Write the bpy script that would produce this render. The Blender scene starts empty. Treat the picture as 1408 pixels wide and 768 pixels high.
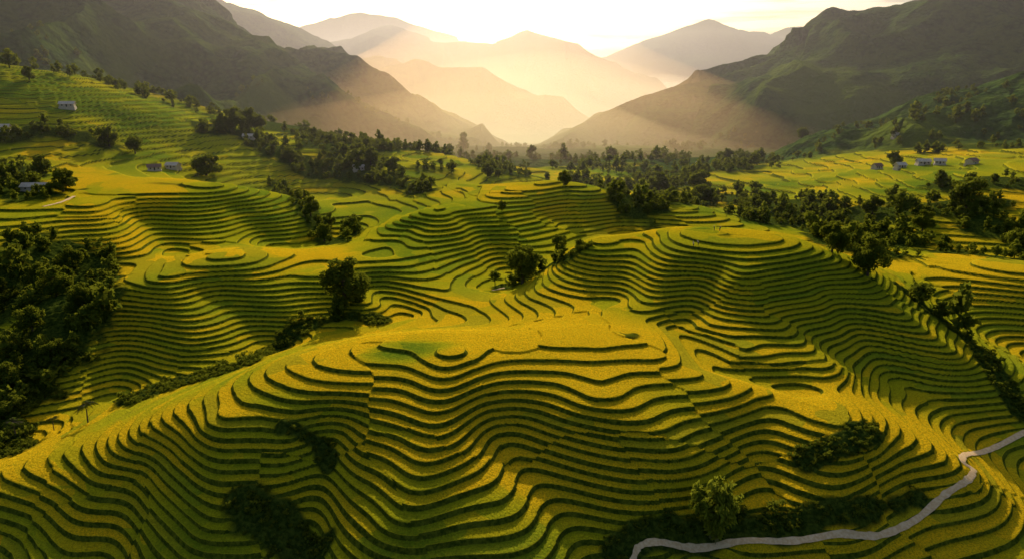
import bpy, math, numpy as np, random
from mathutils import Vector
rng=np.random.default_rng(7); random.seed(7)
# World units are metres; +Y is up-valley (north), the drone station stands at (0,0,100).
CZ=100.0; F=950.0; cp,sp=math.cos(math.radians(15)),math.sin(math.radians(15))
def P(u,v,y):
    """survey sighting from the station (horizontal reading, vertical reading, distance north) -> world x,y,z of a terrain height point"""
    dx=(u-704)/F; dy=(384-v)/F
    t=y/(cp+dy*sp)
    return (round(t*dx,1),round(y,1),round(CZ+t*(-sp+dy*cp),1))
def hsh(ix,iy,s):
    n=(ix.astype(np.int64)*374761393+iy.astype(np.int64)*668265263+s*144269504)&0xffffffff
    n=((n^(n>>13))*1274126177)&0xffffffff
    n=((n^(n>>16))*2246822519)&0xffffffff
    return ((n^(n>>15))&0xffffff)/float(0xffffff)
def vn(x,y,s=0):
    ix=np.floor(x);iy=np.floor(y);fx=x-ix;fy=y-iy
    fx=fx*fx*fx*(fx*(fx*6-15)+10);fy=fy*fy*fy*(fy*(fy*6-15)+10)
    a=hsh(ix,iy,s);b=hsh(ix+1,iy,s);c=hsh(ix,iy+1,s);d=hsh(ix+1,iy+1,s)
    return ((a*(1-fx)+b*fx)*(1-fy)+(c*(1-fx)+d*fx)*fy)*2-1
def fbm(x,y,s=0,o=4):
    r=0;a=1
    for i in range(o):
        r=r+a*vn(x*2**i+17.3*i,y*2**i-9.1*i,s+i);a*=.5
    return r
def sst(x,a,b):
    t=np.clip((x-a)/(b-a),0,1);return t*t*(3-2*t)
CP=[(0,768,124.7),(0,650,145),(230,768,118),(230,650,135),(230,570,151),(400,768,114),(400,600,138),(400,490,168),(520,470,172.5),(560,455,182),
(700,768,110),(700,680,123),(700,600,138),(700,480,169),(750,455,181),(900,480,169),(850,440,190),(930,600,138),(930,690,123.6),(960,740,118),
(1000,520,156.5),(1160,580,143),(1310,630,137.5),(1250,680,129.5),(1100,700,124),(1408,680,136),(1100,768,114),(1408,768,116),(870,768,113),
(1408,600,161),(1330,610,154),(1100,500,173.7),(1200,540,168),(1300,580,161),(1050,430,197),(1200,430,200),(1300,500,181),(1390,540,174),
(980,315,242),(950,340,227),(900,380,216),(1050,380,208),(1150,380,212),(1100,335,229),(1170,370,218),(1340,480,190),
(870,320,255),(790,345,253),(730,400,227),(800,400,220),(350,500,190),(200,560,174),(80,580,175),(20,620,159),
(270,362,255),(100,410,229),(330,357,260),(430,372,264),(200,450,221),(300,430,224),(50,520,194),(350,480,206),(480,440,229),(400,420,233),(550,430,228),
(640,400,245),(500,350,278),(600,375,264),(690,400,255),(600,440,217),(680,440,208),
(600,290,325),(590,340,292),(480,330,316),(740,315,330),(700,370,286),(660,340,301),(540,300,341),
(700,250,393),(820,262,380),(940,295,368),(850,310,358),(640,270,378),
(80,290,313),(200,290,331),(300,260,361),(440,330,335),(350,300,341),(130,378,265),(220,340,292),(0,290,313),(0,350,261),(0,430,231),
(100,230,392),(0,200,425),(0,110,500),(110,110,560),(250,150,585),(300,190,533),(430,205,533),(600,215,558),(650,235,514),(500,240,482),(420,270,447),(560,250,459),
(1000,215,756),(900,260,545),(1000,250,541),(1100,250,508),(1050,300,398),(1130,320,353),(1250,300,352),(1250,235,467),(1408,235,420),(1408,300,330),(1408,350,296),
(1250,365,271),(1400,370,254),(1300,420,232),(1400,470,218),(1230,380,245),(800,220,760),(700,230,686)]
PTS=[P(*c) for c in CP]+[(-90,80,5),(0,80,7),(90,80,4),(85,290,38),(-160,90,2),(160,90,3),(-260,200,28),(-400,330,60),(260,200,22),(300,260,40),(400,330,52),(500,450,70),(-500,500,110),
(-600,820,100),(-300,820,70),(0,850,25),(300,850,28),(600,820,60),(-60,40,-2),(60,40,-3),(40,450,34),(-190,172,14)]
A=np.array(PTS,float)
def tps(r2): return 0.5*r2*np.log(r2+1e-9)
S=100.0
n=len(A);X=A[:,0]/S;Y=A[:,1]/S
K=tps((X[:,None]-X)**2+(Y[:,None]-Y)**2)+np.eye(n)*0.0015
M=np.zeros((n+3,n+3));M[:n,:n]=K;Q=np.c_[np.ones(n),X,Y];M[:n,n:]=Q;M[n:,:n]=Q.T
W=np.linalg.solve(M,np.r_[A[:,2],0,0,0])
gx=np.arange(-900,901,3.0);gy=np.arange(20,961,3.0)
GX,GY=np.meshgrid(gx/S,gy/S)
G0=W[n]+W[n+1]*GX+W[n+2]*GY
for i in range(n): G0+=W[i]*tps((GX-X[i])**2+(GY-Y[i])**2)
def base(x,y):
    fx=np.clip((x+900)/3,0,len(gx)-1.001);fy=np.clip((y-20)/3,0,len(gy)-1.001)
    ix=fx.astype(int);iy=fy.astype(int);fx=fx-ix;fy=fy-iy
    return (G0[iy,ix]*(1-fx)+G0[iy,ix+1]*fx)*(1-fy)+(G0[iy+1,ix]*(1-fx)+G0[iy+1,ix+1]*fx)*fy
# spurs (+) and hollows (-) that bend the contour lines: height, half width, axis
FOLD=[(-4.5,6.5,[P(450,590,140),P(420,680,122),P(400,768,112)]),
(3.0,8,[P(620,520,160),P(600,620,134),P(560,740,116)]),
(-3.4,8,[P(700,600,140),P(770,690,124),P(850,790,108)]),
(2.6,9,[P(830,560,145),P(930,660,130),P(1000,700,124)]),
(-2.8,7,[P(1060,560,147),P(1040,650,132),P(960,745,117)]),
(2.4,7,[P(1180,620,136),P(1150,700,124)]),
(-2.5,7,[P(180,640,137),P(150,768,122)]),
(2.4,7,[P(300,600,142),P(290,720,122)]),
(-4.5,8,[P(960,400,212),P(930,450,192),P(985,520,168),P(1080,580,160)]),
(2.8,8,[P(1020,400,205),P(1060,450,190),P(1140,520,172)]),
(-3.4,8,[P(1150,400,208),P(1190,450,195),P(1230,520,180)]),
(2.4,7,[P(1240,440,198),P(1300,500,184)]),
(-4,9,[P(300,400,240),P(380,460,212)]),(2.5,9,[P(220,390,240),P(260,480,210)]),(-3,9,[P(150,420,230),P(160,520,195)]),
(-3.5,9,[P(520,380,255),P(560,420,232)]),(3,9,[P(440,380,255),P(500,410,236)]),
(-3.5,10,[P(650,300,325),P(700,360,292)]),(-3,10,[P(560,310,315),P(520,350,285)]),
(-4,10,[P(200,300,325),P(250,350,290)]),(3,10,[P(130,290,320),P(160,350,285)]),(-3.5,10,[P(330,280,345),P(380,330,315)]),
(-3,10,[P(780,260,380),P(770,300,352)]),(2.5,9,[P(830,300,300),P(800,360,245)]),(-3,8,[P(880,330,246),P(850,390,215)])]
# mountain ridges: slope, relief, relief wavelength, crest line
RID=[
('R1',.42,60,230,[P(1600,-120,1300),P(1408,-20,1400),P(1250,5,1500),P(1100,65,1450),P(950,115,1400),P(800,170,1300),P(640,215,1100)]),
('R1b',.42,12,80,[P(1700,20,800),P(1408,95,720),P(1300,150,670),P(1200,205,640)]),
('L1',.48,65,240,[P(-300,-220,1250),P(0,-110,1400),P(200,-30,1500),P(300,12,1500),P(400,85,1500),P(450,112,1520),P(520,145,1550),P(600,180,1600),P(650,205,1600)]),
('L2',.5,80,400,[P(150,-60,3300),P(310,0,3300),P(380,25,3400),P(430,45,3400),P(470,80,3500),P(520,130,3500)]),
('C1',.5,70,380,[P(400,190,2700),P(490,102,2900),P(560,78,3000),P(600,88,3000),P(660,90,3000),P(700,112,3000),P(740,145,3000),P(790,185,3000)]),
('C2',.5,90,600,[P(380,90,5000),P(450,55,5000),P(530,32,5000),P(575,55,5000),P(640,58,5000),P(690,62,5000),P(730,40,5000),P(765,62,5000),P(800,80,5000),P(860,120,5000)]),
('C3',.4,90,800,[P(380,50,8000),P(430,30,8000),P(480,18,8000),P(540,22,8000),P(600,45,8000),P(660,60,8000)]),
('R2',.4,80,700,[P(780,95,6500),P(815,78,6500),P(860,66,6500),P(900,52,6500),P(975,27,6500),P(1000,38,6500),P(1050,45,6500),P(1100,55,6500),P(1200,70,6500)]),
('R3',.35,100,900,[P(1000,70,9500),P(1060,45,9500),P(1150,22,9500),P(1250,10,9500),P(1450,10,9500)]),
]
def H(x,y):
    x=np.asarray(x,float);y=np.asarray(y,float)
    h=base(x,y)
    far=25+0*x - 60*sst(y,900,2000)-60*sst(y,2000,6000)+14*sst(y,1500,2300)*fbm(x/420,y/420,71,3)
    h=h+(far-h)*sst(np.hypot(x*.6,y),650,900)
    R_=np.hypot(x,y)
    near=1-sst(R_,300,420)
    h=h+near*(.9*vn(x/34,y/34,3)+.38*vn(x/16,y/24,4)+.07*vn(x/6,y/6,5))+(1-near)*(3.5*vn(x/60,y/60,8)+1.2*vn(x/26,y/26,9))
    nm_=R_<460
    if nm_.any():
        xn=x[nm_];yn=y[nm_];add=np.zeros(xn.shape)
        for a,wd_,p in FOLD:
            dd=pdist(xn,yn,p);add+=a*np.exp(-(dd/wd_)**2)
        h=h.copy();h[nm_]+=add
    m=R_>420
    if m.any():
        xm=x[m];ym=y[m];hm=h[m]
        for nm,s,am,wl,p in RID:
            best=np.full(xm.shape,-1e9);bd=np.zeros(xm.shape);bz=np.zeros(xm.shape)
            kw=.25 if wl<300 else .1
            wx=xm+wl*kw*vn(xm/wl,ym/wl,31);wy=ym+wl*kw*vn(xm/wl,ym/wl,32)
            for a,b in zip(p[:-1],p[1:]):
                ax,ay,az=a;ex,ey,ez=b[0]-ax,b[1]-ay,b[2]-az
                t=np.clip(((wx-ax)*ex+(wy-ay)*ey)/(ex*ex+ey*ey),0,1)
                d=np.hypot(wx-ax-t*ex,wy-ay-t*ey)
                z=az+t*ez-s*d
                k=z>best;best=np.where(k,z,best);bd=np.where(k,d,bd);bz=np.where(k,az+t*ez,bz)
            rn=(1-2*np.abs(vn(xm/wl+3,ym/wl,41)))+.5*(1-2*np.abs(vn(xm/wl*2.1,ym/wl*2.1,42)))+.25*vn(xm/wl*5,ym/wl*5,43)
            amx=am*(np.clip((bz-10)/190,.08,1) if am>=60 and wl<300 else 1)*(np.clip((best+90)/200,.1,1) if wl>300 else 1)
            amx=amx*np.clip(.25+(best+20)/90,.12,1)
            z=best+amx*rn*.6*sst(bd,0,wl*.8)+amx*.08*fbm(xm/wl*4,ym/wl*4,44,4)
            k=6.0
            dd=np.clip(.5+.5*(z-hm)/ (2*k),0,1)
            hm=hm*(1-dd)+z*dd+2*k*dd*(1-dd)*.5
        h=h.copy();h[m]=hm
    return h
def pdist(x,y,p):
    best=np.full(np.shape(x),1e9)
    for a,b in zip(p[:-1],p[1:]):
        ex,ey=b[0]-a[0],b[1]-a[1]
        t=np.clip(((x-a[0])*ex+(y-a[1])*ey)/(ex*ex+ey*ey+1e-9),0,1)
        best=np.minimum(best,np.hypot(x-a[0]-t*ex,y-a[1]-t*ey))
    return best
# uncultivated gullies and groves (half width, centre line in metres)
WILD=[(4,[(-55.8,125.1),(-48.4,122.2),(-39.8,116.7)]),(2.2,[(-51.3,141.3),(-42.9,139.5),(-40.2,134.6)]),(2.5,[(63.3,133),(71.8,135.2),(81.3,141.7)]),
(3.0,[(20.6,116.2),(28,118.2),(42.7,119.8),(57,120.3),(69.5,122.6),(85,128.6)]),(5,[(-108.2,184.4),(-96.7,192.1),(-79.5,194)]),(4.5,[(-80,198),(-74,218.4),(-59.2,228.9),(-46,225.9)]),
(15,[(-149,182.1),(-152.1,200.3),(-149.2,219.4),(-161,257.3)]),(20,[(-179.9,231.5),(-185.6,253),(-184.1,264.1)]),(6,[(-140.5,172.5),(-132.3,164)]),
(3.5,[(131.3,224.2),(138.3,205.5),(137.4,182.6),(135.2,167.7)]),(9,[(162.9,292.6),(157.6,300.8),(149.9,336.2)]),(5,[(-4,261.1),(10.1,258.4),(22.8,246.1)]),
(7,[(-156.9,460.5),(-104.5,358.3),(-82.9,316.1),(-82.2,343)]),(20,[(160.8,439.1),(179.5,378.1),(211.3,364.5),(238.3,359)]),(22,[(138.2,386.4),(163.8,368.8),(173.8,326.4)]),
(14,[(236,312.2),(232.4,343.3)]),(14,[(-228.6,336.2),(-259.8,361.7),(-280.1,380.5)]),(14,[(-237.1,543.3),(-217.6,564.7),(-167.2,512.1),(-137.1,496.4)]),
(22,[(70.5,378.6),(116.6,467.1),(149.1,477)]),(10,[(-114.7,488.9),(-78.7,457.1),(-55.3,423.6)]),(10,[(-313.3,430.7),(-298.5,449.9),(-262.4,457.2)]),
(14,[(255,400),(290,385),(320,350)]),(10,[(190,300),(215,290),(240,275)])]
PATH1=[(21,108),(23.4,114.3),(25.6,116.3),(32.2,117.2),(42.2,117.3),(52.1,117),(62.5,118),(70.9,118.6),(80.5,122.9),(91.1,129.3),(98.8,133.5),(102.7,137.7),(101.5,139.8),(107.2,146.6),(117.2,153.5),(132.5,162.3),(146,168)]
PATH2=[(-214,313),(-211,322),(-212,334)]
PATH3=[(-7.9,257),(-5.4,259),(-2.8,260)]
def wildmask(x,y):
    w=np.zeros(np.shape(x));nz=2.2*vn(x/9,y/9,51)+1.2*vn(x/3.5,y/3.5,52)
    for rad,p in WILD:
        d=pdist(x,y,p);w=np.maximum(w,1-sst(d+nz*rad/5,rad*.7,rad*1.15))
    f=sst(y,430,520)*sst(fbm(x/70,y/70,61,3),.1,.35)
    return np.maximum(w,f)
def terrain(x,y,full=False,shape=None):
    x=np.asarray(x,float);y=np.asarray(y,float)
    h=H(x,y)
    if shape is None:
        e=.7;g=np.hypot(H(x+e,y)-h,H(x,y+e)-h)/e
    else:
        hh=h.reshape(shape);g1,g0=np.gradient(hh,rr,ang);g=np.hypot(g1,g0/rr[:,None]).ravel()
    r=np.hypot(x,y)
    st=1.28-.25*sst(r,112,200)+.42*sst(r,200,330)+1.3*sst(r,350,600)
    wx=x+5*vn(x/12,y/12,71);wy=y+5*vn(x/12,y/12,72)
    cell=hsh(np.floor((wx+.4*wy)/26),np.floor(wy/34),5)
    ph=np.where(cell>.6,(cell-.6)*1.3,0)
    q=(h-35)/st+ph
    fl=np.floor(q);f=q-fl
    w=np.clip(.55*g/st,.04,.27)*(.5+.8*hsh(fl,np.floor(cell*40),17))
    tr=sst(f,1-w,np.ones_like(w))
    zt=(fl+.32*f+.68*tr-ph+.1)*st+35
    wm=wildmask(x,y)
    pd=np.minimum(np.minimum(pdist(x,y,PATH1),pdist(x,y,PATH2)),pdist(x,y,PATH3))
    pm=1-sst(pd,1.0,2.4)
    mt=sst(r,640,760)
    k=(1-wm)*(1-pm)*(1-mt)
    z=h*(1-k)+zt*k
    if full: return z,q,w,wm,mt,ph,pm
    return z
# ---------- ground sheet
na=1150
ang=np.radians(np.linspace(-50,50,na))
rr=np.concatenate([np.geomspace(40,92,50)[:-1],np.geomspace(92,420,840)[:-1],np.geomspace(420,1700,340)[:-1],np.geomspace(1700,26000,160)])
TH,RR=np.meshgrid(ang,rr)
x=RR*np.sin(TH);y=RR*np.cos(TH)
x=x.ravel();y=y.ravel()
z,q,w,wm,mt,ph,pm=terrain(x,y,True,(len(rr),na))
nearj=1-sst(np.hypot(x,y),260,420)
z=z+nearj*(1-pm)*((rng.random(z.shape)-.5)*.16+wm*.5*vn(x/1.3,y/1.3,91))
def mesh_np(name,V,Fq,attrs={},mat=None,link=True):
    me=bpy.data.meshes.new(name);k=Fq.shape[1]
    me.vertices.add(len(V));me.vertices.foreach_set("co",np.asarray(V,np.float32).ravel())
    me.loops.add(Fq.size);me.loops.foreach_set("vertex_index",Fq.astype(np.int32).ravel())
    me.polygons.add(len(Fq));me.polygons.foreach_set("loop_start",np.arange(0,Fq.size,k,dtype=np.int32))
    me.update(calc_edges=True)
    for nm,d in attrs.items():
        at=me.attributes.new(nm,'FLOAT','POINT');at.data.foreach_set("value",np.asarray(d,np.float32))
    for m_ in (mat if isinstance(mat,list) else [mat]): me.materials.append(m_)
    ob=bpy.data.objects.new(name,me)
    if link: bpy.context.scene.collection.objects.link(ob)
    return ob
# ---------- materials
class NT:
    def __init__(s,name):
        s.m=bpy.data.materials.new(name);s.m.use_nodes=True;s.t=s.m.node_tree;s.t.nodes.clear();s.o=s.n('ShaderNodeOutputMaterial')
    def n(s,ty,**k):
        nd=s.t.nodes.new(ty)
        for a,b in k.items(): setattr(nd,a,b)
        return nd
    def l(s,a,b): s.t.links.new(a,b)
    def put(s,sock,v):
        if isinstance(v,(int,float)): sock.default_value=v
        elif isinstance(v,tuple): sock.default_value=v if len(v)==4 or len(sock.default_value)==3 else v+(1,)
        else: s.l(v,sock)
    def math(s,op,a,b=0.0,clamp=False):
        nd=s.n('ShaderNodeMath',operation=op,use_clamp=clamp);s.put(nd.inputs[0],a);s.put(nd.inputs[1],b)
        return nd.outputs[0]
    def mix(s,f,a,b,bt='MIX'):
        nd=s.n('ShaderNodeMix',data_type='RGBA',blend_type=bt);s.put(nd.inputs[0],f);s.put(nd.inputs[6],a);s.put(nd.inputs[7],b);return nd.outputs[2]
    def attr(s,nm): return s.n('ShaderNodeAttribute',attribute_name=nm).outputs['Fac']
    def noise(s,sc,det=3,ro=.5,vec=None):
        nd=s.n('ShaderNodeTexNoise');nd.inputs['Scale'].default_value=sc;nd.inputs['Detail'].default_value=det;nd.inputs['Roughness'].default_value=ro
        s.l(vec or s.pos(),nd.inputs['Vector']);return nd.outputs[0]
    def pos(s):
        if not hasattr(s,'g'): s.g=s.n('ShaderNodeNewGeometry')
        return s.g.outputs['Position']
    def ramp(s,f,lo,hi):
        nd=s.n('ShaderNodeMapRange',interpolation_type='SMOOTHSTEP');s.put(nd.inputs[0],f);s.put(nd.inputs[1],lo);s.put(nd.inputs[2],hi);return nd.outputs[0]
def ground_mat():
    s=NT('terrace_ground')
    q=s.attr('q');w=s.attr('bank');wild=s.attr('wild');mt=s.attr('mountain');rp=s.attr('ripe');wn=s.attr('warp')
    fr=s.math('FRACT',q);fl=s.math('FLOOR',q)
    vo=s.n('ShaderNodeTexVoronoi');vo.inputs['Scale'].default_value=.035
    cb=s.n('ShaderNodeCombineXYZ');sep=s.n('ShaderNodeSeparateXYZ');s.l(s.pos(),sep.inputs[0])
    s.l(s.math('ADD',sep.outputs[0],s.math('MULTIPLY',wn,5)),cb.inputs[0]);s.l(s.math('ADD',sep.outputs[1],s.math('MULTIPLY',wn,-6)),cb.inputs[1]);s.l(s.math('MULTIPLY',fl,23.7),cb.inputs[2])
    s.l(cb.outputs[0],vo.inputs['Vector'])
    sc=s.n('ShaderNodeSeparateColor');s.l(vo.outputs['Color'],sc.inputs[0]);rnd=sc.outputs[0];rnd2=sc.outputs[1]
    ripe=s.math('ADD',s.math('MULTIPLY',rnd,.38),rp)
    fine=s.noise(2.6,4,.8)
    gold=s.mix(s.ramp(ripe,.1,.5),(.14,.25,.014,1),(.44,.44,.012,1))
    gold=s.mix(s.ramp(ripe,.45,.95),gold,(.88,.56,.012,1))
    gold=s.mix(s.math('MULTIPLY',s.ramp(rnd2,.88,.92),.5),gold,(.20,.32,.02,1))
    gold=s.mix(s.ramp(fine,.38,.62),s.mix(.6,gold,(.11,.12,.008,1)),gold)
    b3=s.noise(.9,3,.7)
    gold=s.mix(s.math('MULTIPLY',s.ramp(b3,.45,.7),.3),gold,(.50,.46,.02,1))
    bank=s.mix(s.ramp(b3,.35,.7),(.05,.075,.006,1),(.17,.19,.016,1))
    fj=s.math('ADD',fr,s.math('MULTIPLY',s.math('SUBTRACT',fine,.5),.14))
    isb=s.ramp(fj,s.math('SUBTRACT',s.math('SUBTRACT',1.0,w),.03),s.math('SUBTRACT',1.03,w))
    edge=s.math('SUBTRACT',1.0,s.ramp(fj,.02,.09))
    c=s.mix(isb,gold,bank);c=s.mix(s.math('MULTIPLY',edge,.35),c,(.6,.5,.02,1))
    wc=s.mix(s.ramp(b3,.35,.7),(.025,.045,.006,1),(.09,.12,.015,1))
    c=s.mix(wild,c,wc)
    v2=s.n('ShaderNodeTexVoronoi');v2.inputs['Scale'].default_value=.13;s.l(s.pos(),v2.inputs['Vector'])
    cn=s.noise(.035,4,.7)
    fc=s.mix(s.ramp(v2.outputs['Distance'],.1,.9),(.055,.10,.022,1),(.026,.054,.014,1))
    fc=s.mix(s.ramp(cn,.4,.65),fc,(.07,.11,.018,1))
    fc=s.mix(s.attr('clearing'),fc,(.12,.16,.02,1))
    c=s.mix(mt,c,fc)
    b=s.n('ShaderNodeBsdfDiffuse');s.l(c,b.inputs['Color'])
    bm=s.n('ShaderNodeBump');bm.inputs['Strength'].default_value=.8;bm.inputs['Distance'].default_value=.35
    s.l(s.math('ADD',fine,s.math('MULTIPLY',s.math('SUBTRACT',s.math('MULTIPLY',cn,5),v2.outputs['Distance']),s.math('MULTIPLY',mt,7))),bm.inputs['Height'])
    s.l(bm.outputs[0],b.inputs['Normal']);s.l(b.outputs[0],s.o.inputs[0]);return s.m
def leaf_mat(name,ca,cb_,tr=.35):
    s=NT(name);t=s.attr('tint');c=s.mix(t,ca+(1,),cb_+(1,))
    d=s.n('ShaderNodeBsdfDiffuse');s.l(c,d.inputs[0]);e=s.n('ShaderNodeBsdfTranslucent');s.l(s.mix(.5,c,(.3,.32,.02,1)),e.inputs[0])
    m=s.n('ShaderNodeMixShader');m.inputs[0].default_value=tr;s.l(d.outputs[0],m.inputs[1]);s.l(e.outputs[0],m.inputs[2]);s.l(m.outputs[0],s.o.inputs[0]);return s.m
def plain_mat(name,a,b,sc=3,rough=.8,spec=.2):
    s=NT(name);tc=s.n('ShaderNodeTexCoord');c=s.mix(s.ramp(s.noise(sc,4,.6,tc.outputs['Object']),.35,.65),a+(1,),b+(1,))
    p=s.n('ShaderNodeBsdfPrincipled');s.l(c,p.inputs[0]);p.inputs['Roughness'].default_value=rough;p.inputs['Specular IOR Level'].default_value=spec;s.l(p.outputs[0],s.o.inputs[0]);return s.m
GM=ground_mat()
LEAF=leaf_mat('leaves',(.045,.08,.010),(.14,.18,.02),.42)
BLEAF=leaf_mat('bamboo_leaves',(.12,.17,.016),(.28,.32,.03),.45)
BARK=plain_mat('bark',(.06,.045,.03),(.12,.09,.06))
CULM=plain_mat('bamboo_culm',(.12,.14,.04),(.2,.2,.07))
nr=len(rr);ii=np.arange(nr-1)[:,None]*na+np.arange(na-1)[None]
Fq=np.stack([ii,ii+1,ii+na+1,ii+na],-1).reshape(-1,4)[:,::-1]
R_=np.hypot(x,y)
ripe=.48+.34*fbm(x/46,y/46,101,3)+.14*sst(z,28,38)*(1-sst(R_,200,260))-.26*sst(R_,280,560)-.30*sst(-x,35,75)*(1-sst(y,128,160))-.08*(1-sst(y,112,140))
ripe-=.60*np.exp(-(np.hypot((x+27)/12,(y-167)/6.5))**4)   # a plot that is still green on the near crown
ripe+=.35*np.exp(-(np.hypot((x-14)/24,(y-180)/9))**4)
ripe-=.5*np.exp(-(np.hypot((x-72)/8,(y-249)/4.5))**4)
clearing=sst(fbm(x/160,y/160,111,4),.0,.5)*.7*(1-sst(z,120,230))
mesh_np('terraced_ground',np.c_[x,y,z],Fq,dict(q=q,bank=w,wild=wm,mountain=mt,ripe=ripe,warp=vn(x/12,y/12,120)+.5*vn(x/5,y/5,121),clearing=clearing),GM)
# ---------- vegetation
def quads(C,size,elong=1.6,dirs=None):
    n=len(C);a=rng.normal(size=(n,3)) if dirs is None else dirs+rng.normal(size=(n,3))*.35
    a/=np.linalg.norm(a,axis=1)[:,None]+1e-9
    b=rng.normal(size=(n,3));b[:,2]*=.5;b=np.cross(a,b);b/=np.linalg.norm(b,axis=1)[:,None]+1e-9
    s=(size*(.6+.8*rng.random(n)))[:,None]
    a=a*s*elong*.5;b=b*s*.5
    return np.stack([C-a,C+b*.9-a*.1,C+a,C-b*.9-a*.1],1).reshape(-1,3)
def tube(pts,rad,sg=6):
    V=[];Fc=[]
    for i,(p,r) in enumerate(zip(pts,rad)):
        p=Vector(p);dn=(Vector(pts[min(i+1,len(pts)-1)])-Vector(pts[max(i-1,0)])).normalized()
        u=dn.orthogonal().normalized();v=dn.cross(u)
        for k in range(sg):
            t=2*math.pi*k/sg;V.append(p+u*math.cos(t)*r+v*math.sin(t)*r)
    for i in range(len(pts)-1):
        for k in range(sg): Fc.append((i*sg+k,i*sg+(k+1)%sg,(i+1)*sg+(k+1)%sg,(i+1)*sg+k))
    return np.array([tuple(v) for v in V]),np.array(Fc)
def join(parts):
    Vs=[];Fs=[];Ts=[];Ms=[];o=0
    for V,Fc,T,mi in parts:
        Vs.append(V);Fs.append(Fc+o);Ts.append(np.broadcast_to(T,(len(V),)));Ms.append(np.full(len(Fc),mi));o+=len(V)
    return np.concatenate(Vs),np.concatenate(Fs),np.concatenate(Ts),np.concatenate(Ms)
def lump_leaves(lumps,n,size):
    vol=np.array([l[3]*l[4]*l[5] for l in lumps])**.67;vol/=vol.sum();C=[];T=[]
    for l,f in zip(lumps,vol):
        k=max(6,int(n*f));d=rng.normal(size=(k,3));d/=np.linalg.norm(d,axis=1)[:,None]
        rad=(.45+.62*rng.random(k)**.6);p=d*rad[:,None]*np.array(l[3:6])+np.array(l[:3])
        keep=vn(p[:,0]/1.3+l[0]*3,p[:,1]/1.3+p[:,2]/1.1,77)>-.45
        p=p[keep];C.append(p);T.append(np.clip(.45+rng.normal()*.22+rng.normal(size=len(p))*.16,0,1))
    C=np.concatenate(C);T=np.concatenate(T)
    V=quads(C,size);return V,np.arange(len(V)).reshape(-1,4),np.repeat(T,4)
def broadleaf(seed,n=5200,size=.42,wide=1.0):
    r=random.Random(seed);parts=[];lumps=[]
    V,Fc=tube([(0,0,-.6),(.1,0,1.2),(.05,.1,3),(.2,.1,5.2),(.1,0,7.5)],[.42,.32,.26,.18,.06],8);parts.append((V,Fc,0.5,1))
    for i in range(9):
        a=i*2.4+r.uniform(-.4,.4);h0=r.uniform(1.3,5.6);ln=r.uniform(1.8,3.3)*wide*(1.1 if h0<4 else .8);up=r.uniform(.5,2.0)
        e=(math.cos(a)*ln,math.sin(a)*ln,h0+up);mid=(e[0]*.5,e[1]*.5,h0+up*.35)
        V,Fc=tube([(.05,.05,h0),mid,e],[.14,.09,.03],5);parts.append((V,Fc,.5,1))
        s=r.uniform(1.1,1.8);lumps.append((e[0],e[1],e[2],s*1.15,s*1.15,s*.95))
        if r.random()<.8:
            s2=s*.7;lumps.append((e[0]*1.2+r.uniform(-.7,.7),e[1]*1.2+r.uniform(-.7,.7),e[2]+r.uniform(-1.5,.9),s2,s2,s2*.9))
    for i in range(5):
        lumps.append((r.uniform(-1.4,1.4)*wide,r.uniform(-1.4,1.4)*wide,r.uniform(6.3,8.8),r.uniform(.9,1.5),r.uniform(.9,1.5),r.uniform(.7,1.2)))
    lumps.append((0,0,5.2,1.9*wide,1.9*wide,2.3));lumps.append((0,0,2.6,2.0*wide,2.0*wide,1.6))
    V,Fc,T=lump_leaves(lumps,n,size);parts.append((V,Fc,T,0));return join(parts)
def bamboo(seed,nc=40,n_per=170,size=.40):
    r=random.Random(seed);parts=[]
    for i in range(nc):
        a=r.uniform(0,6.28);b0=r.uniform(0,.9);out=r.uniform(.4,3.6);hh=r.uniform(6,10.5)*(1-.06*out)
        pts=[]
        for k in range(7):
            t=k/6;rad=b0+out*t**2.3;pts.append((math.cos(a)*rad,math.sin(a)*rad,hh*(t-.16*(out/3.6)*t**4)-.3*(k==0)))
        V,Fc=tube(pts,[.07,.07,.06,.05,.04,.03,.012],5);parts.append((V,Fc,.5,1))
        P_=np.array(pts);tt=.15+.87*rng.random(n_per)**.75;tt=np.clip(tt,0,.999)*6;ix=tt.astype(int);f=(tt-ix)[:,None]
        C=P_[ix]*(1-f)+P_[np.minimum(ix+1,6)]*f;C=C+rng.normal(size=C.shape)*np.array([.36,.36,.3])
        V=quads(C,size,elong=2.4,dirs=np.tile([math.cos(a)*.5,math.sin(a)*.5,-.5],(len(C),1)))
        parts.append((V,np.arange(len(V)).reshape(-1,4),np.repeat(np.clip(.5+r.gauss(0,.2)+rng.normal(size=len(C))*.2,0,1),4),0))
    return join(parts)
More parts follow.
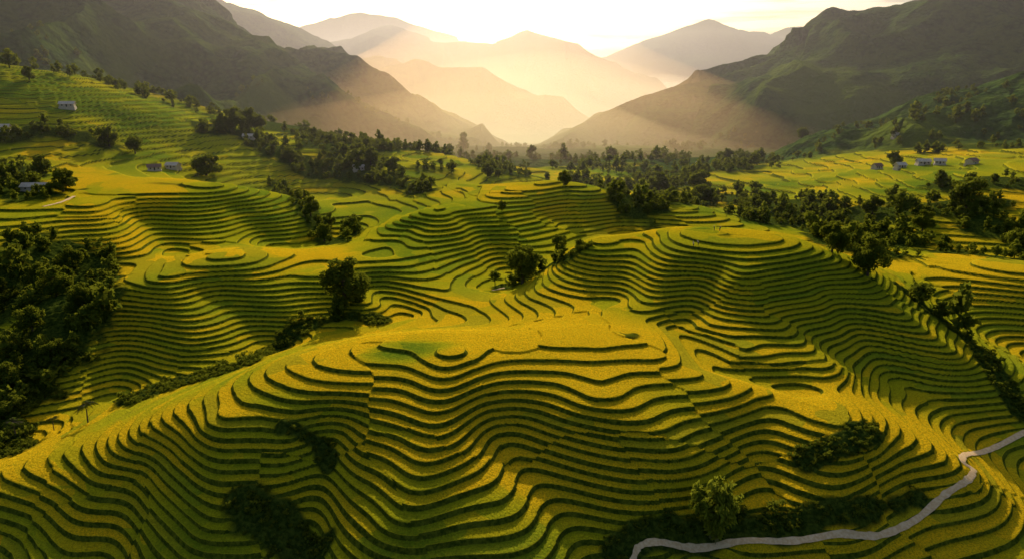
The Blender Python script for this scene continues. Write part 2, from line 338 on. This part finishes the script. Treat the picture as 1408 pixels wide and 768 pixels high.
def palm(seed):
    r=random.Random(seed);parts=[];V,Fc=tube([(0,0,-.4),(.15,0,1.8),(.1,.1,3.8),(.3,.1,5.6)],[.22,.17,.14,.12],7);parts.append((V,Fc,.5,1))
    for i in range(13):
        a=i*2.4;ln=r.uniform(2.4,3.3);up=r.uniform(.3,1.8);pts=[]
        for k in range(8):
            t=k/7;pts.append((.3+math.cos(a)*ln*t,.1+math.sin(a)*ln*t,5.6+up*math.sin(t*2.2)-1.6*t*t))
        V,Fc=tube(pts,[.05]*7+[.01],4);parts.append((V,Fc,.4,1));V=[]
        for k in range(1,26):
            t=k/26*7;j=int(t);p=Vector(pts[j]).lerp(Vector(pts[min(j+1,7)]),t-j);L=.9*math.sin(math.pi*(k/26*.8+.15))
            for sd in (-1,1):
                sdv=Vector((-math.sin(a)*sd,math.cos(a)*sd,-.5)).normalized();al=Vector((math.cos(a),math.sin(a),0))
                V+= [p-al*.06,p+al*.08,p+sdv*L+al*.3,p+sdv*L+al*.22]
        V=np.array([tuple(v) for v in V]);parts.append((V,np.arange(len(V)).reshape(-1,4),.5,0))
    return join(parts)
def bush(seed,n=240,size=.36):
    r=random.Random(seed);lumps=[(r.uniform(-.9,.9),r.uniform(-.9,.9),r.uniform(.3,1.3),r.uniform(.5,.9),r.uniform(.5,.9),r.uniform(.4,.8)) for _ in range(5)]
    return lump_leaves(lumps,n,size)
def fartree(seed,n=240,size=1.25):
    r=random.Random(seed);lumps=[]
    for i in range(8):
        a=i*2.4;rad=r.uniform(.8,2.6);lumps.append((math.cos(a)*rad,math.sin(a)*rad,r.uniform(2.2,7.6),r.uniform(1.1,1.9),r.uniform(1.1,1.9),r.uniform(.9,1.6)))
    lumps.append((0,0,r.uniform(7.5,9),1.2,1.2,1.3))
    V,Fc,T=lump_leaves(lumps,n,size);tv,tf=tube([(0,0,-.8),(.1,0,3),(0,.1,6.5)],[.3,.22,.08],4)
    V,Fc,T,_=join([(V,Fc,T,0),(tv,tf,0.1,0)]);return V,Fc,T
def mk(nm,tp,mats):
    V,Fc,T,Mi=tp;ob=mesh_np(nm,V,Fc,dict(tint=T),mats,link=False);ob.data.polygons.foreach_set('material_index',Mi.astype(np.int32));return ob.data
BR=[mk('broadleaf_tree',broadleaf(i),[LEAF,BARK]) for i in (1,2,3)]
BRW=mk('broadleaf_tree',broadleaf(9,wide=1.35,n=6500),[LEAF,BARK])
BA=mk('bamboo_clump',bamboo(4),[BLEAF,CULM]);PA=mk('palm_tree',palm(3),[LEAF,BARK])
def put(name,me,xy,h,wid=1,rot=None,unit=10.):
    zz=float(terrain(np.array([xy[0]]),np.array([xy[1]]))[0])
    ob=bpy.data.objects.new(name,me);bpy.context.scene.collection.objects.link(ob)
    ob.location=(xy[0],xy[1],zz-.1);s=h/unit;ob.scale=(s*wid,s*wid,s);ob.rotation_euler=(0,0,random.uniform(0,6.28) if rot is None else rot);return ob
TREES=[((-59,234),19,1.1),((4,255),16.5,.95),((117,220),14,.9),((110,232),12,.9),((21,300),9,1),((-198,450),15,1.35),((-18,503),11,1),((-92,332),10,.8),((-106,360),11,1),((-94,352),8,.8),
((-227,349),13,1.2),((-255,377),11,1),((-261,455),14,.9),((-247,459),13,1),((-220,559),19,1),((-215,581),20,1),((-208,583),17,.9),((-227,552),13,.9),((-160,504),11,1.2),((-5,343),6,1),((-102,503),14,1),((29,388),9,1),((-10,513),7,1),
((236,356),18,1.2),((270,493),12,1),((223,297),14,1),((141,522),17,1.2),((116,546),16,1.1),((330,800),16,1),((-343,511),10,1),((223,724),15,1),((-83,483),11,1.2),((201,333),11,1),
((-150,190),9,1.1),((-157,214),10,1.1),((-165,240),11,1.1),((-172,262),12,1),((-186,236),11,1.2),((-143,202),8,1.2),((-148,228),9,1.1),((-140,178),7,1.2),((-176,248),10,1.1),((150,412),12,1.1),((126,452),13,1.2),((100,430),11,1),((196,372),11,1.1)]
for i,(xy,h,wd) in enumerate(TREES): put('broadleaf_tree',BRW if wd>1.1 else BR[i%3],xy,h,wd)
put('bamboo_clump',BA,(40,118.6),14,.85)
put('palm_tree',PA,(-115,171),6.5,1,unit=6.5);put('palm_tree',PA,(-126,173),4,1,unit=6.5);put('palm_tree',PA,(-133,168),6,1,unit=6.5)
def scatter(name,tmpl,pts,hs,unit,mat,zoff=-.1):
    zz=terrain(pts[:,0],pts[:,1]);Vs=[];Fs=[];Ts=[];o=0
    for i in range(len(pts)):
        V,Fc,T=tmpl[i%len(tmpl)];s=hs[i]/unit;a=rng.random()*6.28;c,s_=math.cos(a)*s,math.sin(a)*s;k=.85+.4*rng.random()
        Vs.append(np.c_[(V[:,0]*c-V[:,1]*s_)*k+pts[i,0],(V[:,0]*s_+V[:,1]*c)*k+pts[i,1],V[:,2]*s+zz[i]+zoff])
        Fs.append(Fc+o);o+=len(V);Ts.append(np.clip(T+rng.normal()*.18,0,1))
    return mesh_np(name,np.concatenate(Vs),np.concatenate(Fs),dict(tint=np.concatenate(Ts)),mat)
BT=[bush(i) for i in range(8)];FT=[fartree(i) for i in range(8)]
def sample(n,r0,r1,fn,thr):
    r=np.sqrt(rng.random(n)*(r1*r1-r0*r0)+r0*r0);a=np.radians(rng.uniform(-44,44,n));px=r*np.sin(a);py=r*np.cos(a)
    k=fn(px,py)>thr;return np.c_[px,py][k]
p1=sample(28000,105,250,wildmask,.6);dp=np.minimum(pdist(p1[:,0],p1[:,1],PATH1),pdist(p1[:,0],p1[:,1],PATH3));p1=p1[dp>1.7]
h1=np.exp(rng.normal(-.2,.45,len(p1)))*(.75+.25*sst(np.hypot(p1[:,0],p1[:,1]),140,190))*(1+.8*sst(-p1[:,0],120,150));scatter('shrubs',BT,p1,h1,2.0,LEAF)
p2=sample(8500,235,640,wildmask,.6);h2=np.exp(rng.normal(1.55,.38,len(p2)));scatter('distant_trees',FT,p2,h2,10.,LEAF)
p3=sample(4000,640,1150,lambda a,b:fbm(a/90,b/90,88,3),.15);h3=np.exp(rng.normal(1.9,.35,len(p3)));scatter('mountain_forest',FT,p3,h3,10.,LEAF)
# ---------- paths
def ribbon(name,p,hw,mat):
    P_=[p[0]]+list(p)+[p[-1]];c=[]
    for i in range(1,len(P_)-2):
        a,b,c_,d=[np.array(P_[j],float) for j in (i-1,i,i+1,i+2)]
        for k in range(14):
            t=k/14;c.append(.5*((2*b)+(-a+c_)*t+(2*a-5*b+4*c_-d)*t*t+(-a+3*b-3*c_+d)*t**3))
    c=np.array(c);tg=np.gradient(c,axis=0);tg/=np.linalg.norm(tg,axis=1)[:,None]+1e-9;nrm=np.c_[-tg[:,1],tg[:,0]]
    wv=hw*(1+.18*rng.normal(size=len(c)));wv=np.convolve(np.pad(wv,1,'edge'),[.25,.5,.25],'valid')
    V=[]
    for o in (-1,-.5,0,.5,1): V.append(c+nrm*(o*wv)[:,None])
    V=np.stack(V,1).reshape(-1,2);zz=terrain(V[:,0],V[:,1]);zc=np.repeat(zz.reshape(-1,5)[:,2],5)
    zz=np.maximum(zz,zc*.5+zz*.5)+.12-.1*np.tile([1,0,0,0,1],len(c))
    n5=len(c);I=np.arange(n5-1)[:,None]*5+np.arange(4)[None];Fc=np.stack([I,I+5,I+6,I+1],-1).reshape(-1,4)
    return mesh_np(name,np.c_[V,zz],Fc,{},mat)
DIRT=plain_mat('dirt',(.70,.48,.25),(.82,.62,.37),1.5,.95,.05)
ribbon('dirt_path',PATH1,.68,DIRT);ribbon('dirt_path',PATH2,.9,DIRT);ribbon('dirt_path',PATH3,.5,DIRT)
# ---------- houses
WALL=plain_mat('house_wall',(.48,.42,.34),(.62,.55,.45));ROOFG=plain_mat('metal_roof',(.58,.50,.40),(.74,.66,.55),1,.8,.05);ROOFB=plain_mat('tile_roof',(.20,.12,.09),(.3,.19,.14));DARK=plain_mat('opening',(.02,.02,.02),(.04,.035,.03))
def part(parent,nm,V,Fc,mat):
    me=bpy.data.meshes.new(nm);me.from_pydata(V,[],Fc);me.materials.append(mat);ob=bpy.data.objects.new(nm,me);bpy.context.scene.collection.objects.link(ob);ob.parent=parent;return ob
BF=[(0,1,2,3)[::-1],(4,5,6,7),(0,1,5,4),(1,2,6,5),(2,3,7,6),(3,0,4,7)]
def box(a,b): return [(a[0],a[1],a[2]),(b[0],a[1],a[2]),(b[0],b[1],a[2]),(a[0],b[1],a[2]),(a[0],a[1],b[2]),(b[0],a[1],b[2]),(b[0],b[1],b[2]),(a[0],b[1],b[2])]
def house(xy,L,Wd,hw,hr,rot,roof):
    e=bpy.data.objects.new('village_house',None);bpy.context.scene.collection.objects.link(e)
    e.location=(xy[0],xy[1],float(H(np.array([xy[0]]),np.array([xy[1]]))[0])+.1);e.rotation_euler=(0,0,rot);e.scale=(.8,.8,.8)
    l,d=L/2,Wd/2
    part(e,'plinth',box((-l-.5,-d-.5,-3),(l+.5,d+.5,0)),BF,WALL);part(e,'walls',box((-l,-d,.003),(l,d,hw)),BF,WALL)
    V=[(-l,-d,hw),(-l,d,hw),(-l,0,hw+hr*.95),(l,-d,hw),(l,d,hw),(l,0,hw+hr*.95)];part(e,'gables',V,[(0,1,2),(3,5,4)],WALL)
    o=.7;t=.15;k=hr/d;V=[]
    for xx in (-l-o,l+o):
        for zz in (0,t): V+=[(xx,-d-o,hw-o*k+.1+zz),(xx,0,hw+hr+.1+zz),(xx,d+o,hw-o*k+.1+zz)]
    Fc=[(0,1,7,6),(1,2,8,7),(3,9,10,4),(4,10,11,5),(0,6,9,3),(2,5,11,8),(0,3,4,1),(1,4,5,2),(6,7,10,9),(7,8,11,10)]
    part(e,'roof',V,Fc,roof)
    part(e,'door',box((-.5,-d-.05,.003),(.5,-d-.003,2.1)),BF,DARK)
    for i,xx in enumerate((-l*.6,l*.6)): part(e,'window_%d'%(i+1),box((xx-.5,-d-.05,.9),(xx+.5,-d-.003,1.9)),BF,DARK)
HOUSES=[((-240,348),14,7,.12,0),((-304,487),11,6,.3,0),((-220,428),9,6,.5,1),((-217,446),10,6,-.2,0),((-205,548),10,6,.1,0),((-109,495),9,6,.4,0),((280,475),10,6,-.1,0),((287,468),8,5,-.4,0),((258,492),8,5,.4,1),
((450,860),14,8,-.2,0),((472,872),10,7,.3,0),((425,905),10,7,.1,0),((-317,440),9,6,.2,0),((193,716),9,6,.1,0),((262,470),8,5,.2,0),((300,455),9,6,.5,1),((350,640),10,6,.1,0)]
for (xy,L,Wd,rot,rf) in HOUSES: house(xy,L,Wd,2.5,1.9,rot,[ROOFG,ROOFB][rf])
# ---------- farmers
SKIN=plain_mat('clothes_dark',(.03,.03,.05),(.06,.05,.07),8);SHIRT=plain_mat('shirt',(.55,.5,.45),(.7,.66,.6),8);STRAW=plain_mat('straw_hat',(.5,.4,.22),(.62,.52,.3),20);FACE=plain_mat('skin',(.35,.2,.13),(.4,.24,.16),8)
def skinmesh(parent,nm,J,E,Rd,mat):
    me=bpy.data.meshes.new(nm);me.from_pydata(J,E,[]);ob=bpy.data.objects.new(nm,me);bpy.context.scene.collection.objects.link(ob);ob.parent=parent
    sk=ob.modifiers.new('skin','SKIN')
    for i,r in enumerate(Rd): me.skin_vertices[0].data[i].radius=(r,r)
    me.skin_vertices[0].data[0].use_root=True
    sb=ob.modifiers.new('sub','SUBSURF');sb.levels=1;sb.render_levels=2;me.materials.append(mat);return ob
def farmer(xy,rot,lean,shirt):
    e=bpy.data.objects.new('farmer',None);bpy.context.scene.collection.objects.link(e)
    e.location=(xy[0],xy[1],float(terrain(np.array([xy[0]]),np.array([xy[1]]))[0]));e.rotation_euler=(0,0,rot)
    f=lambda h:(h-.9)*lean
    skinmesh(e,'legs',[(0,0,.92),(.09,0,.86),(.11,.05,.48),(.11,-.02,.06),(.11,.14,.04),(-.09,0,.86),(-.12,.12,.48),(-.12,.05,.06),(-.12,.22,.04)],[(0,1),(1,2),(2,3),(3,4),(0,5),(5,6),(6,7),(7,8)],[.13,.1,.07,.045,.035,.1,.07,.045,.035],SKIN)
    skinmesh(e,'torso_and_arms',[(0,0,.9),(0,f(1.15),1.15),(0,f(1.4),1.38),(0,f(1.5)+.02,1.48),(.19,f(1.4),1.38),(.25,f(1.3)+.05,1.12),(.2,f(1.3)+.25,.98),(-.19,f(1.4),1.38),(-.26,f(1.3)+.05,1.12),(-.2,f(1.3)+.28,1.0)],[(0,1),(1,2),(2,3),(2,4),(4,5),(5,6),(2,7),(7,8),(8,9)],[.14,.15,.15,.06,.065,.05,.035,.065,.05,.035],shirt)
    skinmesh(e,'head',[(0,f(1.5)+.03,1.5),(0,f(1.6)+.03,1.6),(0,f(1.6)+.05,1.68)],[(0,1),(1,2)],[.05,.1,.085],FACE)
    V=[(0,f(1.6)+.04,1.86)];n_=20
    for k in range(n_): V.append((math.cos(k*6.2832/n_)*.26,f(1.6)+.04+math.sin(k*6.2832/n_)*.26,1.64))
    part(e,'conical_hat',V,[(0,1+k,1+(k+1)%n_) for k in range(n_)],STRAW)
farmer((61,227),.6,.3,SHIRT);farmer((62.8,228),2.4,.8,SHIRT);farmer((72,242),1.2,.2,SKIN);farmer((73.6,241),-1.0,.5,SKIN)
# ---------- air
def volmat(name,scs):
    s=NT(name);prev=None
    for den,g,col in scs:
        v=s.n('ShaderNodeVolumeScatter');v.inputs['Density'].default_value=den;v.inputs['Anisotropy'].default_value=g;v.inputs['Color'].default_value=col
        if prev is None: prev=v.outputs[0]
        else:
            a=s.n('ShaderNodeAddShader');s.l(prev,a.inputs[0]);s.l(v.outputs[0],a.inputs[1]);prev=a.outputs[0]
    s.l(prev,s.o.inputs['Volume']);return s.m
bpy.ops.mesh.primitive_cube_add(size=1,location=(0,17330,150));hz=bpy.context.object;hz.name='haze';hz.scale=(60000,34000,900)
hz.data.materials.append(volmat('haze',[(.00013,.74,(.58,.36,.18,1)),(.00011,.0,(.42,.62,.95,1))]))
def mist(cx,cy,rx,ry,zb,zt,seed,scs,pw=1.8,nr_=26,nt_=72):
    V=[(cx,cy,zt)]
    for i in range(1,nr_+1):
        r=i/nr_
        for k in range(nt_):
            a=2*math.pi*k/nt_;xx=cx+rx*r*math.cos(a);yy=cy+ry*r*math.sin(a)
            pr=(1-r)**pw;bump=float(fbm(np.array([xx/rx*2.6]),np.array([yy/ry*2.6]),seed,2)[0])
            zz=zb+(zt-zb)*pr*(1+.30*bump*min(1,r*3));V.append((xx,yy,zz if i<nr_ else zb))
    Fc=[(0,1+k,1+(k+1)%nt_) for k in range(nt_)]
    for i in range(nr_-1):
        for k in range(nt_): Fc.append((1+i*nt_+k,1+(i+1)*nt_+k,1+(i+1)*nt_+(k+1)%nt_,1+i*nt_+(k+1)%nt_))
    Fc.append(tuple(1+(nr_-1)*nt_+k for k in range(nt_))[::-1])
    me=bpy.data.meshes.new('mist_bank');me.from_pydata(V,[],Fc);me.materials.append(volmat('mist_bank',scs));ob=bpy.data.objects.new('mist_bank',me);bpy.context.scene.collection.objects.link(ob)
mist(-20,1350,1500,1100,-70,330,201,[(.0008,.72,(.95,.60,.29,1))],2.0)
mist(-40,1050,900,700,-40,150,205,[(.0006,.72,(.95,.62,.32,1))],1.3)
mist(200,3900,3000,2200,-150,330,202,[(.00034,.66,(.9,.60,.34,1))],1.3)
mist(1050,5000,1900,900,-150,240,203,[(.0012,.45,(1,.86,.72,1))],1.0)
# ---------- light
SE=25;SA=-4
sun=bpy.data.lights.new('sun','SUN');sun.energy=5;sun.angle=math.radians(.5);sun.color=(1,.80,.52)
so=bpy.data.objects.new('sun',sun);bpy.context.scene.collection.objects.link(so)
d=Vector((math.sin(math.radians(SA))*math.cos(math.radians(SE)),math.cos(math.radians(SA))*math.cos(math.radians(SE)),math.sin(math.radians(SE))))
so.rotation_euler=d.to_track_quat('Z','Y').to_euler()
wd=bpy.data.worlds.new('World');bpy.context.scene.world=wd;wd.use_nodes=True
nt=wd.node_tree;nt.nodes.clear();sk=nt.nodes.new('ShaderNodeTexSky');sk.sky_type='NISHITA';sk.sun_disc=False
sk.sun_elevation=math.radians(SE);sk.sun_rotation=math.radians(SA);sk.dust_density=4;sk.air_density=1.0
bg=nt.nodes.new('ShaderNodeBackground');bg.inputs[1].default_value=.11;o=nt.nodes.new('ShaderNodeOutputWorld')
tc=nt.nodes.new('ShaderNodeTexCoord');mp=nt.nodes.new('ShaderNodeMapping');mp.inputs['Scale'].default_value=(2.2,2.2,26)
nz=nt.nodes.new('ShaderNodeTexNoise');nz.inputs['Scale'].default_value=2.4;nz.inputs['Detail'].default_value=5;nz.inputs['Roughness'].default_value=.6
mr=nt.nodes.new('ShaderNodeMapRange');mr.inputs[1].default_value=.45;mr.inputs[2].default_value=.68;mr.inputs[3].default_value=1.0;mr.inputs[4].default_value=.42
mx=nt.nodes.new('ShaderNodeVectorMath');mx.operation='SCALE'
nt.links.new(tc.outputs['Generated'],mp.inputs[0]);nt.links.new(mp.outputs[0],nz.inputs['Vector']);nt.links.new(nz.outputs[0],mr.inputs[0])
nt.links.new(sk.outputs[0],mx.inputs[0]);nt.links.new(mr.outputs[0],mx.inputs['Scale'])
nt.links.new(mx.outputs[0],bg.inputs[0]);nt.links.new(bg.outputs[0],o.inputs[0])
cam=bpy.data.cameras.new('camera');co=bpy.data.objects.new('camera',cam);bpy.context.scene.collection.objects.link(co)
co.location=(0,0,CZ);co.rotation_euler=(math.radians(75),0,0);cam.sensor_width=36;cam.lens=36*F/1408;cam.clip_end=60000;cam.clip_start=1
bpy.context.scene.camera=co
bpy.context.scene.view_settings.view_transform='Standard'
